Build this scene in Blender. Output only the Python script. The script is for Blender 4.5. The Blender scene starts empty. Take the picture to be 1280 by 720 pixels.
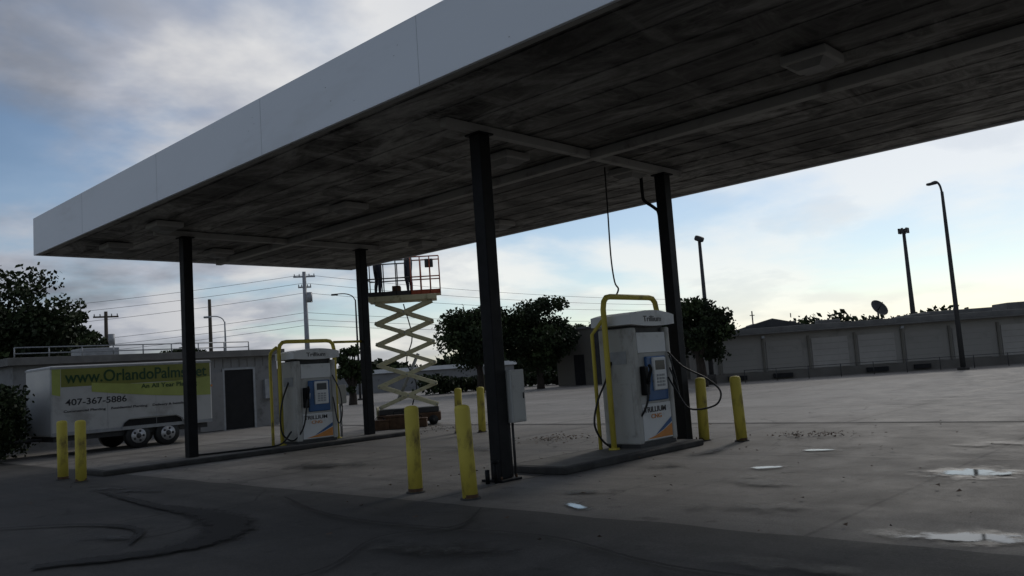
import bpy, bmesh, math, random
from mathutils import Vector, Matrix, noise
random.seed(7)
S=bpy.context.scene
S.view_settings.view_transform='Standard'
try: S.view_settings.look='None'
except Exception: pass
S.view_settings.exposure=0
COL=S.collection
rad=math.radians

# ------------------------------------------------------------ materials
def newmat(name):
    m=bpy.data.materials.new(name); m.use_nodes=True
    return m,m.node_tree,m.node_tree.nodes["Principled BSDF"]
def node(nt,t,**kw):
    n=nt.nodes.new(t)
    for k,v in kw.items():
        if k.startswith('i_'): n.inputs[k[2:].replace('_',' ')].default_value=v
        else: setattr(n,k,v)
    return n
def mat(name,col,rough=0.6,var=0.18,scale=3.0,metal=0.0,bump=0.0,dirt=None,bscale=40,stretch=(1,1,1),spec=0.4):
    m,nt,b=newmat(name); L=nt.links.new
    tc=node(nt,"ShaderNodeTexCoord"); mp=node(nt,"ShaderNodeMapping"); mp.inputs['Scale'].default_value=stretch
    L(tc.outputs['Object'],mp.inputs[0])
    n=node(nt,"ShaderNodeTexNoise",i_Scale=scale,i_Detail=5.0,i_Roughness=0.65); L(mp.outputs[0],n.inputs['Vector'])
    r=node(nt,"ShaderNodeValToRGB"); e=r.color_ramp.elements
    e[0].position=0.3; e[1].position=0.7
    lo=dirt if dirt else tuple(c*(1-var*1.6) for c in col); 
    e[0].color=(*lo,1); e[1].color=(*[min(1,c*(1+var*0.5)) for c in col],1)
    if dirt:
        mid=e.new(0.45); mid.color=(*col,1)
    L(n.outputs[0],r.inputs[0]); L(r.outputs[0],b.inputs['Base Color'])
    n2=node(nt,"ShaderNodeMapRange"); n2.inputs[3].default_value=min(1,rough+0.12); n2.inputs[4].default_value=max(0.05,rough-0.12)
    L(n.outputs[0],n2.inputs[0]); L(n2.outputs[0],b.inputs['Roughness'])
    b.inputs['Metallic'].default_value=metal; b.inputs['Specular IOR Level'].default_value=spec
    if bump:
        nb=node(nt,"ShaderNodeTexNoise",i_Scale=bscale,i_Detail=3.0); L(mp.outputs[0],nb.inputs['Vector'])
        bp=node(nt,"ShaderNodeBump",i_Strength=bump,i_Distance=0.02); L(nb.outputs[0],bp.inputs['Height']); L(bp.outputs[0],b.inputs['Normal'])
    return m

def ground_mat(name,c_lo,c_hi,stain,crack=True,joints=None,rough=0.85,patch=0.25,wet=0.0,cw=0.004):
    m,nt,b=newmat(name); L=nt.links.new
    tc=node(nt,"ShaderNodeTexCoord"); P=tc.outputs['Object']
    def nz(s,d=8,r=0.6,st=(1,1,1),dist=0,rz=0):
        mp=node(nt,"ShaderNodeMapping"); mp.inputs['Scale'].default_value=st; mp.inputs['Rotation'].default_value=(0,0,rz); L(P,mp.inputs[0])
        n=node(nt,"ShaderNodeTexNoise",i_Scale=s,i_Detail=float(d),i_Roughness=r,i_Distortion=dist); L(mp.outputs[0],n.inputs['Vector']); return n.outputs[0]
    def ramp(src,a,bb,ca=(0,0,0),cb=(1,1,1)):
        r=node(nt,"ShaderNodeValToRGB"); e=r.color_ramp.elements; e[0].position=a; e[1].position=bb; e[0].color=(*ca,1); e[1].color=(*cb,1); L(src,r.inputs[0]); return r.outputs[0]
    def mix(f,a,bb,t='MIX'):
        x=node(nt,"ShaderNodeMix",data_type='RGBA',blend_type=t)
        if isinstance(f,float): x.inputs[0].default_value=f
        else: L(f,x.inputs[0])
        for s,v in ((6,a),(7,bb)):
            if isinstance(v,tuple): x.inputs[s].default_value=(*v,1)
            else: L(v,x.inputs[s])
        return x.outputs[2]
    big=nz(0.22,5,0.6); med=nz(1.3,6,0.68); fine=nz(60,3,0.7)
    c=mix(ramp(big,0.38,0.62),c_lo,c_hi)
    c=mix(ramp(med,0.43,0.68,(0,0,0),(min(1,patch*2.8),)*3),c,stain)
    st=nz(1.0,5,0.6,(2.4,0.10,1)); c=mix(ramp(st,0.48,0.72,(0,0,0),(0.6,)*3),c,stain)
    st2=nz(1.0,4,0.6,(0.12,2.0,1),0,0.25); c=mix(ramp(st2,0.52,0.74,(0,0,0),(0.45,)*3),c,stain)
    od=nz(3.2,3,0.5); c=mix(ramp(od,0.62,0.72,(0,0,0),(0.65,)*3),c,tuple(s*0.6 for s in stain))
    c=mix(1.0,c,ramp(fine,0.3,0.7,(0.65,)*3,(1.3,)*3),'MULTIPLY')
    if crack:
        nd=node(nt,"ShaderNodeTexNoise",i_Scale=0.8,i_Detail=5.0); L(P,nd.inputs['Vector'])
        ad=node(nt,"ShaderNodeVectorMath",operation='MULTIPLY_ADD'); L(nd.outputs[1],ad.inputs[0]); ad.inputs[1].default_value=(1.6,1.6,0); L(P,ad.inputs[2])
        v=node(nt,"ShaderNodeTexVoronoi",feature='DISTANCE_TO_EDGE',i_Scale=0.26); L(ad.outputs[0],v.inputs['Vector'])
        ck=ramp(v.outputs['Distance'],0.001,cw,(0.8,)*3,(0,0,0))
        gate=ramp(nz(0.3,2),0.45,0.55)
        ck=mix(1.0,ck,gate,'MULTIPLY')
        c=mix(ck,c,(0.015,0.014,0.012))
    if joints:
        sx=node(nt,"ShaderNodeSeparateXYZ"); L(P,sx.inputs[0])
        for ax,(per,off) in enumerate(joints):
            a=node(nt,"ShaderNodeMath",operation='ADD'); L(sx.outputs[ax],a.inputs[0]); a.inputs[1].default_value=off+1000*per
            w=node(nt,"ShaderNodeMath",operation='MULTIPLY_ADD'); L(med,w.inputs[0]); w.inputs[1].default_value=0.05; L(a.outputs[0],w.inputs[2])
            mo=node(nt,"ShaderNodeMath",operation='PINGPONG'); L(w.outputs[0],mo.inputs[0]); mo.inputs[1].default_value=per/2
            j=ramp(mo.outputs[0],0.012,0.03,(0.85,)*3,(0,0,0)); c=mix(j,c,(0.03,0.028,0.025))
            j2=ramp(mo.outputs[0],0.02,0.35,(0.4,)*3,(0,0,0)); c=mix(j2,c,stain)
    L(c,b.inputs['Base Color'])
    rr=ramp(med,0.35,0.7,(rough,)*3,(rough-wet,)*3); L(rr,b.inputs['Roughness'])
    b.inputs['Specular IOR Level'].default_value=0.25
    bp=node(nt,"ShaderNodeBump",i_Strength=0.45,i_Distance=0.01); L(fine,bp.inputs['Height']); L(bp.outputs[0],b.inputs['Normal'])
    return m

M_white=mat("white_paint",(0.60,0.605,0.60),0.5,0.12,1.8,dirt=(0.36,0.355,0.33))
M_fascia=mat("fascia_paint",(0.76,0.79,0.82),0.55,0.05,0.5,dirt=(0.66,0.68,0.69),stretch=(1,0.4,1.5),bump=0.04,bscale=6)
M_seam=mat("seam_dark",(0.45,0.47,0.48),0.7)
M_black=mat("black_steel_paint",(0.007,0.007,0.008),0.6,0.3,5,bump=0.05,spec=0.2)
M_yellow=mat("safety_yellow_paint",(0.50,0.41,0.07),0.6,0.15,4,dirt=(0.18,0.14,0.045),stretch=(1,1,0.5),bump=0.1,spec=0.25)
M_rust=mat("rusty_steel",(0.10,0.055,0.03),0.85,0.3,6,bump=0.3)
M_grey=mat("grey_metal",(0.30,0.31,0.32),0.5,0.15,5,metal=0.2)
M_lgrey=mat("light_grey_cabinet",(0.39,0.385,0.36),0.6,0.12,3,dirt=(0.22,0.21,0.185),stretch=(1,1,0.5))
M_rubber=mat("rubber_black",(0.012,0.012,0.012),0.55,0.2,8)
M_blue=mat("blue_panel",(0.02,0.09,0.24),0.35,0.1,5)
M_orange=mat("orange_panel",(0.58,0.22,0.04),0.4,0.1,5)
M_screen=mat("screen_glass",(0.04,0.05,0.055),0.12,0.1,5)
M_cream=mat("cream_lift_paint",(0.52,0.49,0.32),0.55,0.12,6,dirt=(0.27,0.24,0.14))
M_red=mat("red_lift_paint",(0.34,0.07,0.03),0.5,0.2,6)
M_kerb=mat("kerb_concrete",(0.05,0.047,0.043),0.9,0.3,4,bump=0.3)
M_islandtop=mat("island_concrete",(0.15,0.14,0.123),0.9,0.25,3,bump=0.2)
M_wood=mat("pole_wood",(0.07,0.055,0.04),0.9,0.3,5,stretch=(4,4,0.4))
M_darkpole=mat("dark_pole",(0.04,0.04,0.04),0.6,0.2,5)
M_bark=mat("bark",(0.045,0.035,0.027),0.95,0.35,6,stretch=(3,3,0.6),bump=0.5)
M_wire=mat("wire",(0.02,0.02,0.022),0.7)
M_bldg=mat("grey_block_wall",(0.20,0.20,0.198),0.9,0.15,2,dirt=(0.12,0.12,0.115),bump=0.2)
M_bldg2=mat("beige_wall",(0.13,0.12,0.10),0.9,0.15,0.6,dirt=(0.08,0.075,0.065))
M_dock=mat("dock_wall",(0.25,0.235,0.21),0.9,0.15,0.5,dirt=(0.17,0.157,0.138))
M_dockdoor=mat("dock_door",(0.33,0.31,0.28),0.8,0.12,0.8)
M_dockledge=mat("dock_ledge_concrete",(0.13,0.12,0.105),0.9,0.2,0.8)
M_doorline=mat("dock_door_rib",(0.22,0.205,0.18),0.8)
M_roof=mat("roof_dark",(0.06,0.06,0.06),0.9,0.2,2)
M_roofl=mat("roof_edge",(0.15,0.145,0.135),0.8,0.2,2)
M_dark=mat("dark_opening",(0.008,0.008,0.009),0.8)
M_lens=mat("lamp_lens",(0.24,0.235,0.22),0.5,0.15,3)
M_trailer=mat("trailer_white",(0.40,0.40,0.39),0.4,0.1,1.2,dirt=(0.27,0.265,0.25))
M_olive=mat("banner_olive",(0.17,0.18,0.035),0.45,0.12,2)
M_lime=mat("banner_lime",(0.31,0.35,0.09),0.45,0.12,2)
M_dkgreen=mat("letters_green",(0.008,0.045,0.012),0.4,0.1,5)
M_letter=mat("letters_black",(0.02,0.02,0.025),0.4,0.1,5)
M_hub=mat("wheel_hub",(0.45,0.45,0.45),0.4,0.1,6,metal=0.5)
M_leafd=[]
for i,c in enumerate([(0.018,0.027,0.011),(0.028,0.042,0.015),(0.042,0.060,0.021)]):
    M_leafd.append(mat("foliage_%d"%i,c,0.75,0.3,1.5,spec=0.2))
M_dead=mat("dead_leaves",(0.09,0.055,0.035),0.9,0.4,9)

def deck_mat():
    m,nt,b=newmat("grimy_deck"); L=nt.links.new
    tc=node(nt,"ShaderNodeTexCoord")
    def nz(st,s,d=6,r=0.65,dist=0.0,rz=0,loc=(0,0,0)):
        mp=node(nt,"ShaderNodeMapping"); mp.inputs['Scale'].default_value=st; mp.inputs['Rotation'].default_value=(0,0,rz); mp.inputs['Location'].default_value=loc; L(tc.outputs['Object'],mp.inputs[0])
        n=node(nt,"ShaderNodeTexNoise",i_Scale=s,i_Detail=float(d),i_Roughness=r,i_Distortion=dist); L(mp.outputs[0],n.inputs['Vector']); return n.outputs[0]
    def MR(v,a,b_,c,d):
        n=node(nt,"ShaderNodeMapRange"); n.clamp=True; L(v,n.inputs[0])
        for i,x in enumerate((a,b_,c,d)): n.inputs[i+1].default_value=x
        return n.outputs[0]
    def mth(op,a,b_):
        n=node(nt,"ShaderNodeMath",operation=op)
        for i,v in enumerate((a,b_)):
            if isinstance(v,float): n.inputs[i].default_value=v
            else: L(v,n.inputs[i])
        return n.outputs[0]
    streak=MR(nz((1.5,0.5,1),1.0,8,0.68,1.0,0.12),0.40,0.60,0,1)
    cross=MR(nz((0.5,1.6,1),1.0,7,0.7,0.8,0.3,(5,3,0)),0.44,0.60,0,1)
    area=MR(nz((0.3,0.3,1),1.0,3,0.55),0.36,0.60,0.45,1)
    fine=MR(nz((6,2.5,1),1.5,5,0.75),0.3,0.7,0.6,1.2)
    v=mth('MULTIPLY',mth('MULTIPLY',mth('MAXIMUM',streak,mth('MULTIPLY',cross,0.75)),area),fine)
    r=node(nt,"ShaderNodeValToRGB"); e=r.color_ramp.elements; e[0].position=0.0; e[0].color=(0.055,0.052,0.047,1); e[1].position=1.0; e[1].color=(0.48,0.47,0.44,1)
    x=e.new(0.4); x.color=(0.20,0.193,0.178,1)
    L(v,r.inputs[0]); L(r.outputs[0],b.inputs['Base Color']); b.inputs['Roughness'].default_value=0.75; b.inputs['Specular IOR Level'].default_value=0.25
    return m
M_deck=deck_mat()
M_beam=mat("beam_dirty_white",(0.36,0.35,0.325),0.7,0.2,2,dirt=(0.17,0.16,0.145))

# ------------------------------------------------------------ mesh helpers
def empty(name,loc=(0,0,0),rotz=0):
    o=bpy.data.objects.new(name,None); COL.objects.link(o); o.location=loc; o.rotation_euler=(0,0,rotz); return o
def mesh(name,verts,faces,mats,parent=None,midx=None,smooth=False,loc=(0,0,0)):
    me=bpy.data.meshes.new(name); me.from_pydata([tuple(v) for v in verts],[],faces)
    for m in (mats if isinstance(mats,(list,tuple)) else [mats]): me.materials.append(m)
    if midx: me.polygons.foreach_set('material_index',midx)
    if smooth: me.polygons.foreach_set('use_smooth',[True]*len(me.polygons))
    me.update(); o=bpy.data.objects.new(name,me); COL.objects.link(o); o.location=loc
    if parent: o.parent=parent
    return o
def box(name,x0,x1,y0,y1,z0,z1,m,parent=None,bev=0.0,seg=2,rot=None):
    bm=bmesh.new(); bmesh.ops.create_cube(bm,size=1)
    cx,cy,cz=(x0+x1)/2,(y0+y1)/2,(z0+z1)/2
    for v in bm.verts: v.co=Vector((v.co.x*(x1-x0),v.co.y*(y1-y0),v.co.z*(z1-z0)))
    if bev: bmesh.ops.bevel(bm,geom=bm.edges[:],offset=bev,segments=seg,affect='EDGES',profile=0.5)
    me=bpy.data.meshes.new(name); bm.to_mesh(me); bm.free(); me.materials.append(m)
    o=bpy.data.objects.new(name,me); COL.objects.link(o); o.location=(cx,cy,cz)
    if rot: o.rotation_euler=rot
    if parent: o.parent=parent
    return o
def tube(name,pts,r,m,parent=None,n=10,rs=None,smooth=True,cap=True):
    pts=[Vector(p) for p in pts]; V=[];F=[]
    up=Vector((0,0,1)); prev=None
    for i,p in enumerate(pts):
        t=(pts[min(i+1,len(pts)-1)]-pts[max(i-1,0)]).normalized()
        if prev is None:
            a=t.cross(up) if abs(t.dot(up))<0.95 else t.cross(Vector((1,0,0)))
        else: a=prev-t*prev.dot(t)
        a.normalize(); prev=a; b=t.cross(a)
        rr=rs[i] if rs else r
        for k in range(n):
            an=2*math.pi*k/n; V.append(p+a*math.cos(an)*rr+b*math.sin(an)*rr)
    for i in range(len(pts)-1):
        for k in range(n):
            k2=(k+1)%n; F.append((i*n+k,i*n+k2,(i+1)*n+k2,(i+1)*n+k))
    if cap:
        F.append(tuple(range(n))[::-1]); F.append(tuple((len(pts)-1)*n+k for k in range(n)))
    return mesh(name,V,F,m,parent,smooth=smooth)
def arc(pts,seg=6):
    P=[Vector(p) for p in pts]; P=[2*P[0]-P[1]]+P+[2*P[-1]-P[-2]]; out=[]
    for i in range(1,len(P)-2):
        for s in range(seg):
            t=s/seg; a,b,c,d=P[i-1:i+3]
            out.append(0.5*((2*b)+(c-a)*t+(2*a-5*b+4*c-d)*t*t+(3*b-a-3*c+d)*t**3))
    out.append(P[-2]); return out
def text(name,body,x,y,z,w,hgt,m,parent,rot=(math.pi/2,0,0),ext=0.003):
    cu=bpy.data.curves.new(name,'FONT'); cu.body=body; cu.size=1; cu.extrude=ext; cu.offset=0.012; cu.materials.append(m)
    o=bpy.data.objects.new(name,cu); COL.objects.link(o); bpy.context.view_layer.update()
    d=o.dimensions; s=w/max(d.x,0.01); sy=hgt/max(d.y,0.01)
    o.scale=(s,sy,1); o.rotation_euler=rot; o.location=(x,y,z)
    if parent: o.parent=parent
    return o

# ------------------------------------------------------------ ground
M_lot=ground_mat("lot_weathered",(0.20,0.186,0.167),(0.28,0.262,0.238),(0.135,0.125,0.11),joints=[(7.5,2.1),(7.5,1.0)],wet=0.2)
M_pad=ground_mat("concrete_pad",(0.145,0.134,0.118),(0.235,0.218,0.195),(0.078,0.071,0.062),joints=[(4.75,-6.2),(4.6,1.6)],wet=0.2)
M_darkpave=ground_mat("dark_paving",(0.048,0.0455,0.042),(0.090,0.085,0.077),(0.028,0.0265,0.0245),rough=0.9,patch=0.35,wet=0.2,cw=0.007)  # darker base tones than the pad, for the near-side ground sheet
def sheet(name,x0,x1,y0,y1,z,m):
    return mesh(name,[(x0,y0,z),(x1,y0,z),(x1,y1,z),(x0,y1,z)],[(0,1,2,3)],m)
sheet("ground",-1500,1500,-1500,1500,0,M_lot)
sheet("concrete_pavement",6.2,15.7,-30,21.5,0.004,M_pad)
V=[];n=240
for i in range(n+1):
    y=-40+i*80/n; V.append((6.25+0.07*noise.noise(Vector((0,y*1.3,0))),y,0.008))
V+= [(-60,40,0.008),(-60,-40,0.008)]
mesh("foreground_paving",V,[tuple(range(len(V)))],M_darkpave)  # darker ground sheet from the pad's near edge towards the camera
M_jt=mat("joint_tar",(0.025,0.023,0.021),0.8)
V=[];F=[]
for i in range(121):
    y=-30+i*0.5; x=15.72+0.05*noise.noise(Vector((3,y*0.7,0))); V+= [(x,y,0.012),(x+0.13,y,0.012)]
    if i: F.append((2*i-2,2*i-1,2*i+1,2*i))
mesh("pavement_joint",V,F,M_jt)

def soft(name,col,rough,spec,width,nscale=2.5,namp=1.0,amax=1.0):
    """surface film whose edge dissolves: alpha from distance to centre (object space unit disc) + noise"""
    m,nt,b=newmat(name); L=nt.links.new
    tc=node(nt,"ShaderNodeTexCoord"); ln=node(nt,"ShaderNodeVectorMath",operation='LENGTH'); L(tc.outputs['Object'],ln.inputs[0])
    g=node(nt,"ShaderNodeNewGeometry")
    n=node(nt,"ShaderNodeTexNoise",i_Scale=nscale,i_Detail=6.0,i_Roughness=0.65); L(g.outputs['Position'],n.inputs['Vector'])
    a=node(nt,"ShaderNodeMath",operation='MULTIPLY_ADD'); L(n.outputs[0],a.inputs[0]); a.inputs[1].default_value=namp*2; a.inputs[2].default_value=1-namp-0.38
    s=node(nt,"ShaderNodeMath",operation='SUBTRACT'); L(a.outputs[0],s.inputs[0]); L(ln.outputs['Value'],s.inputs[1])
    r=node(nt,"ShaderNodeMapRange",interpolation_type='SMOOTHSTEP'); L(s.outputs[0],r.inputs[0]); r.inputs[1].default_value=0; r.inputs[2].default_value=width; r.inputs[3].default_value=0; r.inputs[4].default_value=amax
    L(r.outputs[0],b.inputs['Alpha'])
    b.inputs['Base Color'].default_value=(*col,1); b.inputs['Roughness'].default_value=rough; b.inputs['Specular IOR Level'].default_value=spec
    return m
M_water=soft("puddle_water",(0.07,0.065,0.057),0.06,0.5,0.3,3.5,0.85,0.9)
M_damp=soft("damp_concrete",(0.065,0.059,0.051),0.5,0.3,0.5,2.5,0.8,0.75)
M_oil=soft("oil_stain",(0.022,0.020,0.018),0.6,0.3,0.7,2.2,1.0,0.85)
for i,(x,y,rx,ry,a) in enumerate([(9.8,2.72,0.46,0.62,0.5),(9.7,5.0,0.2,0.28,0.2),(6.62,1.95,0.28,0.7,0.25),(6.62,5.55,0.12,0.36,-0.5),(11.5,5.1,0.2,0.34,0.3)]):
    film("damp_patch",x+0.03,y,rx*1.9,ry*1.7,0.0145,M_damp,a) if False else None
def film(name,cx,cy,rx,ry,z,m,rz=0):
    V=[(2*math.cos(i*math.pi/16),2*math.sin(i*math.pi/16),0) for i in range(32)]
    o=mesh(name,V,[tuple(range(32))],m,loc=(cx,cy,z)); o.scale=(rx,ry,1); o.rotation_euler=(0,0,rz); return o
for i,(x,y,rx,ry,a) in enumerate([(9.8,2.72,0.46,0.62,0.5),(9.7,5.0,0.2,0.28,0.2),(6.62,1.95,0.28,0.7,0.25),(6.62,5.55,0.12,0.36,-0.5),(11.5,5.1,0.2,0.34,0.3)]):
    film("damp_patch",x+0.03,y,rx*1.9,ry*1.7,0.0145,M_damp,a)
    film("puddle",x,y,rx,ry,0.0185,M_water,a)
for i,(x,y,rx,ry,a) in enumerate([(11,6.6,0.9,0.35,0.1),(9.6,6.3,0.5,0.5,0),(8.2,12.4,1.0,1.8,0.2),(10.8,11.5,0.8,1.6,-0.2),(7.2,3.8,0.5,1.2,0.3),(12.5,3.0,0.8,1.4,0.1),(8.6,4.6,0.6,1.0,-0.4),(11.0,15.6,1.4,0.3,0),(7.4,6.0,0.3,0.8,0.2)]):
    film("oil_stain",x,y,rx,ry,0.0225,M_oil,a)
for i,(x,y,rx,ry,a) in enumerate([(4.6,5.2,0.5,1.4,0.3),(3.6,3.6,0.5,1.0,-0.3),(5.3,2.6,0.35,1.2,0.1),(5.2,13.5,0.5,1.8,0.1),(3.4,8.9,0.3,0.9,0.3)]):
    film("paving_patch",x,y,rx,ry,0.0265,M_oil,a)

def ribbon_mat():
    m,nt,b=newmat("tar_band"); L=nt.links.new
    g=node(nt,"ShaderNodeNewGeometry"); n=node(nt,"ShaderNodeTexNoise",i_Scale=6.0,i_Detail=6.0,i_Roughness=0.7); L(g.outputs['Position'],n.inputs['Vector'])
    uv=node(nt,"ShaderNodeUVMap"); sp=node(nt,"ShaderNodeSeparateXYZ"); L(uv.outputs[0],sp.inputs[0])
    pp=node(nt,"ShaderNodeMath",operation='PINGPONG'); L(sp.outputs[0],pp.inputs[0]); pp.inputs[1].default_value=0.5
    ad=node(nt,"ShaderNodeMath",operation='MULTIPLY_ADD'); L(n.outputs[0],ad.inputs[0]); ad.inputs[1].default_value=0.7; L(pp.outputs[0],ad.inputs[2])
    r=node(nt,"ShaderNodeMapRange",interpolation_type='SMOOTHSTEP'); L(ad.outputs[0],r.inputs[0]); r.inputs[1].default_value=0.42; r.inputs[2].default_value=0.66; r.inputs[4].default_value=0.92
    L(r.outputs[0],b.inputs['Alpha']); b.inputs['Base Color'].default_value=(0.015,0.014,0.013,1); b.inputs['Roughness'].default_value=0.75; b.inputs['Specular IOR Level'].default_value=0.2
    return m
M_band=ribbon_mat()
def ribbon(name,pts,ws,z,m,seg=12):
    P=arc(pts,seg); V=[];F=[]
    for i,p in enumerate(P):
        t=(P[min(i+1,len(P)-1)]-P[max(i-1,0)]).normalized(); nrm=Vector((-t.y,t.x,0))
        u=i/(len(P)-1)*(len(ws)-1); k=min(int(u),len(ws)-2); w=ws[k]+(ws[k+1]-ws[k])*(u-k)
        V+= [(p+nrm*w)[:2]+(z,),(p-nrm*w)[:2]+(z,)]
        if i: F.append((2*i-2,2*i-1,2*i+1,2*i))
    o=mesh(name,V,F,m); uvl=o.data.uv_layers.new(name="UVMap")
    for l in o.data.loops: uvl.data[l.index].uv=(l.vertex_index%2, 0)
    return o
ribbon("paving_stain",[(4.9,13.6,0),(4.75,12.3,0),(4.6,10.9,0),(4.6,9.8,0),(4.5,8.9,0),(4.15,8.1,0),(3.7,7.75,0),(3.2,7.75,0),(2.4,8.2,0)],[0.03,0.09,0.12,0.24,0.34,0.38,0.34,0.26,0.14],0.0305,M_band)
ribbon("paving_stain",[(2.6,11.5,0),(3.5,10.3,0),(3.7,9.2,0),(3.3,8.4,0)],[0.02,0.06,0.08,0.03],0.0335,M_band)
ribbon("paving_crack_seal",[(5.7,9.6,0),(5.2,8.0,0),(5.1,6.6,0),(5.3,4.8,0),(4.9,3.2,0),(5.1,1.2,0)],[0.02,0.03,0.03,0.02,0.03,0.02],0.0355,M_band)
ribbon("paving_crack_seal",[(6.1,6.4,0),(5.3,5.9,0),(4.6,6.2,0),(3.6,5.6,0),(2.6,5.8,0)],[0.015,0.025,0.02,0.025,0.02],0.0375,M_band)

def litter(name,spots):
    V=[];F=[]
    for (cx,cy,sx,sy,n) in spots:
        for _ in range(n):
            x=random.gauss(cx,sx); y=random.gauss(cy,sy); s=random.uniform(0.015,0.045); a=random.uniform(0,6.28); z=random.uniform(0.03,0.05)
            q=[Vector((math.cos(a+k*1.57)*s,math.sin(a+k*1.57)*s*0.6,random.uniform(-0.01,0.02))) for k in range(4)]
            b=len(V); V+= [(x+v.x,y+v.y,z+v.z) for v in q]; F.append((b,b+1,b+2,b+3))
    return mesh(name,V,F,M_dead)
litter("dead_leaves",[(12.5,10.9,0.4,0.35,150),(13.4,6.0,0.22,0.38,120),(14.6,16.5,0.6,0.6,90),(9,8.6,0.9,0.2,40),(9.5,17.6,1.5,0.2,50),(10,5,4,5,160)])

# ------------------------------------------------------------ canopy
X0,X1,Y0,Y1,H,T=6.16,14.94,-5.1,20.75,4.78,0.86
can=empty("gas_station_canopy")
# ribbed steel deck as one folded sheet: flat pans with narrow standing lips
V=[];F=[]
xs=[(X0+0.05,H+0.03)]
x=X0+0.25
while x<X1-0.2:
    xs+= [(x-0.012,H+0.03),(x-0.007,H+0.018),(x+0.007,H+0.018),(x+0.012,H+0.03)]; x+=0.61
xs.append((X1-0.05,H+0.03))
for (a,z) in xs: V+= [(a,Y0+0.06,z),(a,Y1-0.06,z)]
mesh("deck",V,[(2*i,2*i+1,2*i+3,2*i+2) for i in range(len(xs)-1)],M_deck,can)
box("fascia_front",X0,X0+0.05,Y0,Y1,H,H+T,M_fascia,can,0.006)
box("fascia_back",X1-0.05,X1,Y0,Y1,H,H+T,M_fascia,can,0.006)
box("fascia_end",X0+0.05,X1-0.05,Y1-0.05,Y1,H,H+T,M_fascia,can)
box("fascia_end_near",X0+0.05,X1-0.05,Y0,Y0+0.05,H,H+T,M_fascia,can)
box("roof_sheet",X0+0.05,X1-0.05,Y0+0.05,Y1-0.05,H+0.5,H+0.56,M_grey,can)
box("drip_edge_back",X1-0.11,X1-0.05,Y0+0.06,Y1-0.06,H-0.004,H+0.028,M_white,can)
box("drip_edge_front",X0+0.05,X0+0.13,Y0+0.06,Y1-0.06,H-0.004,H+0.028,M_beam,can)
for i in range(0,7):
    y=Y0+1.5+i*3.55
    box("fascia_seam",X0-0.002,X0+0.01,y-0.003,y+0.003,H+0.01,H+T-0.01,M_seam,can)
for i in range(18):
    y=random.uniform(5,14); z=H+random.uniform(0.05,T-0.1); l=random.uniform(0.006,0.022)
    V=[(l*math.cos(k*.7)*random.uniform(.5,1.2),0.4*l*math.sin(k*.7)*random.uniform(.5,1.3),0) for k in range(9)]
    o=mesh("fascia_scuff",V,[tuple(range(9))],M_seam,can,loc=(X0-0.004,y,z)); o.rotation_euler=(math.pi/2,0,-math.pi/2)
box("centre_beam",10.25,10.40,Y0+0.3,Y1-0.6,H-0.13,H+0.012,M_beam,can,0.01)
for y in (16.72,7.82,-1.08):
    box("cross_beam",7.2,10.25,y-0.06,y+0.06,H-0.11,H+0.012,M_beam,can,0.008)
    box("cross_beam_far",10.40,12.9,y-0.06,y+0.06,H-0.11,H+0.012,M_beam,can,0.008)
    for x in (7.85,12.33):
        box("column",x-0.1,x+0.1,y-0.1,y+0.1,0.03,H-0.13,M_black,can,0.012)
        box("column_cap",x-0.14,x+0.14,y-0.14,y+0.14,H-0.135,H-0.112,M_black,can)
        box("column_base",x-0.19,x+0.19,y-0.19,y+0.19,0.004,0.035,M_black,can,0.006)
        for sx in (-.14,.14):
            for sy in (-.14,.14): tube("anchor_bolt",[(x+sx,y+sy,0.03),(x+sx,y+sy,0.075)],0.014,M_rust,can,6)
for i,(x,y) in enumerate([(7.1,16.0),(9.3,12.9),(7.2,18.7),(9.3,8.7),(9.2,3.7),(11.9,8.2),(13.6,15.8),(9.3,-1.5),(13.4,12.9),(13.5,-3.0),(9.6,18.7)]):
    box("light_housing",x-0.27,x+0.27,y-0.27,y+0.27,H-0.10,H+0.012,M_beam,can,0.02)
    V=[(x-.22,y-.22,H-.10),(x+.22,y-.22,H-.10),(x+.22,y+.22,H-.10),(x-.22,y+.22,H-.10),(x-.13,y-.13,H-.17),(x+.13,y-.13,H-.17),(x+.13,y+.13,H-.17),(x-.13,y+.13,H-.17)]
    mesh("light_lens",V,[(0,4,5,1),(1,5,6,2),(2,6,7,3),(3,7,4,0),(7,6,5,4)],M_lens,can)
tube("conduit",arc([(11.28,8.27,H-0.02),(11.2,8.22,4.0),(11.02,8.1,3.2),(10.93,8.0,2.75),(10.88,7.9,2.62),(10.75,7.86,2.5)],5),0.014,M_rubber,can,6)
tube("conduit_bracket",arc([(12.1,8.1,H),(12.1,8.1,4.35),(12.12,8.08,4.22),(12.22,7.95,4.08),(12.26,7.9,3.95),(12.27,7.9,3.4)],4),0.03,M_black,can,8)
box("control_cabinet",7.97,8.24,7.66,7.96,0.74,1.44,M_lgrey,can,0.012)
box("control_cabinet_door",7.99,8.22,7.652,7.66,0.77,1.41,M_lgrey,can)
tube("cabinet_latch",[(8.19,7.645,1.05),(8.19,7.645,1.13)],0.008,M_black,can,6)
for x in (8.03,8.1): tube("cabinet_conduit",[(x,7.8,0.0),(x,7.8,0.75)],0.018,M_darkpole,can,8)
tube("pipe_stub",[(7.62,7.7,0.0),(7.62,7.7,0.26)],0.022,M_black,can,8)
tube("pipe_stub",[(7.55,7.78,0.0),(7.55,7.78,0.18)],0.03,M_black,can,8)
tube("valve_wheel",[(7.62,7.7,0.26),(7.62,7.7,0.29)],0.05,M_black,can,10)

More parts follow.
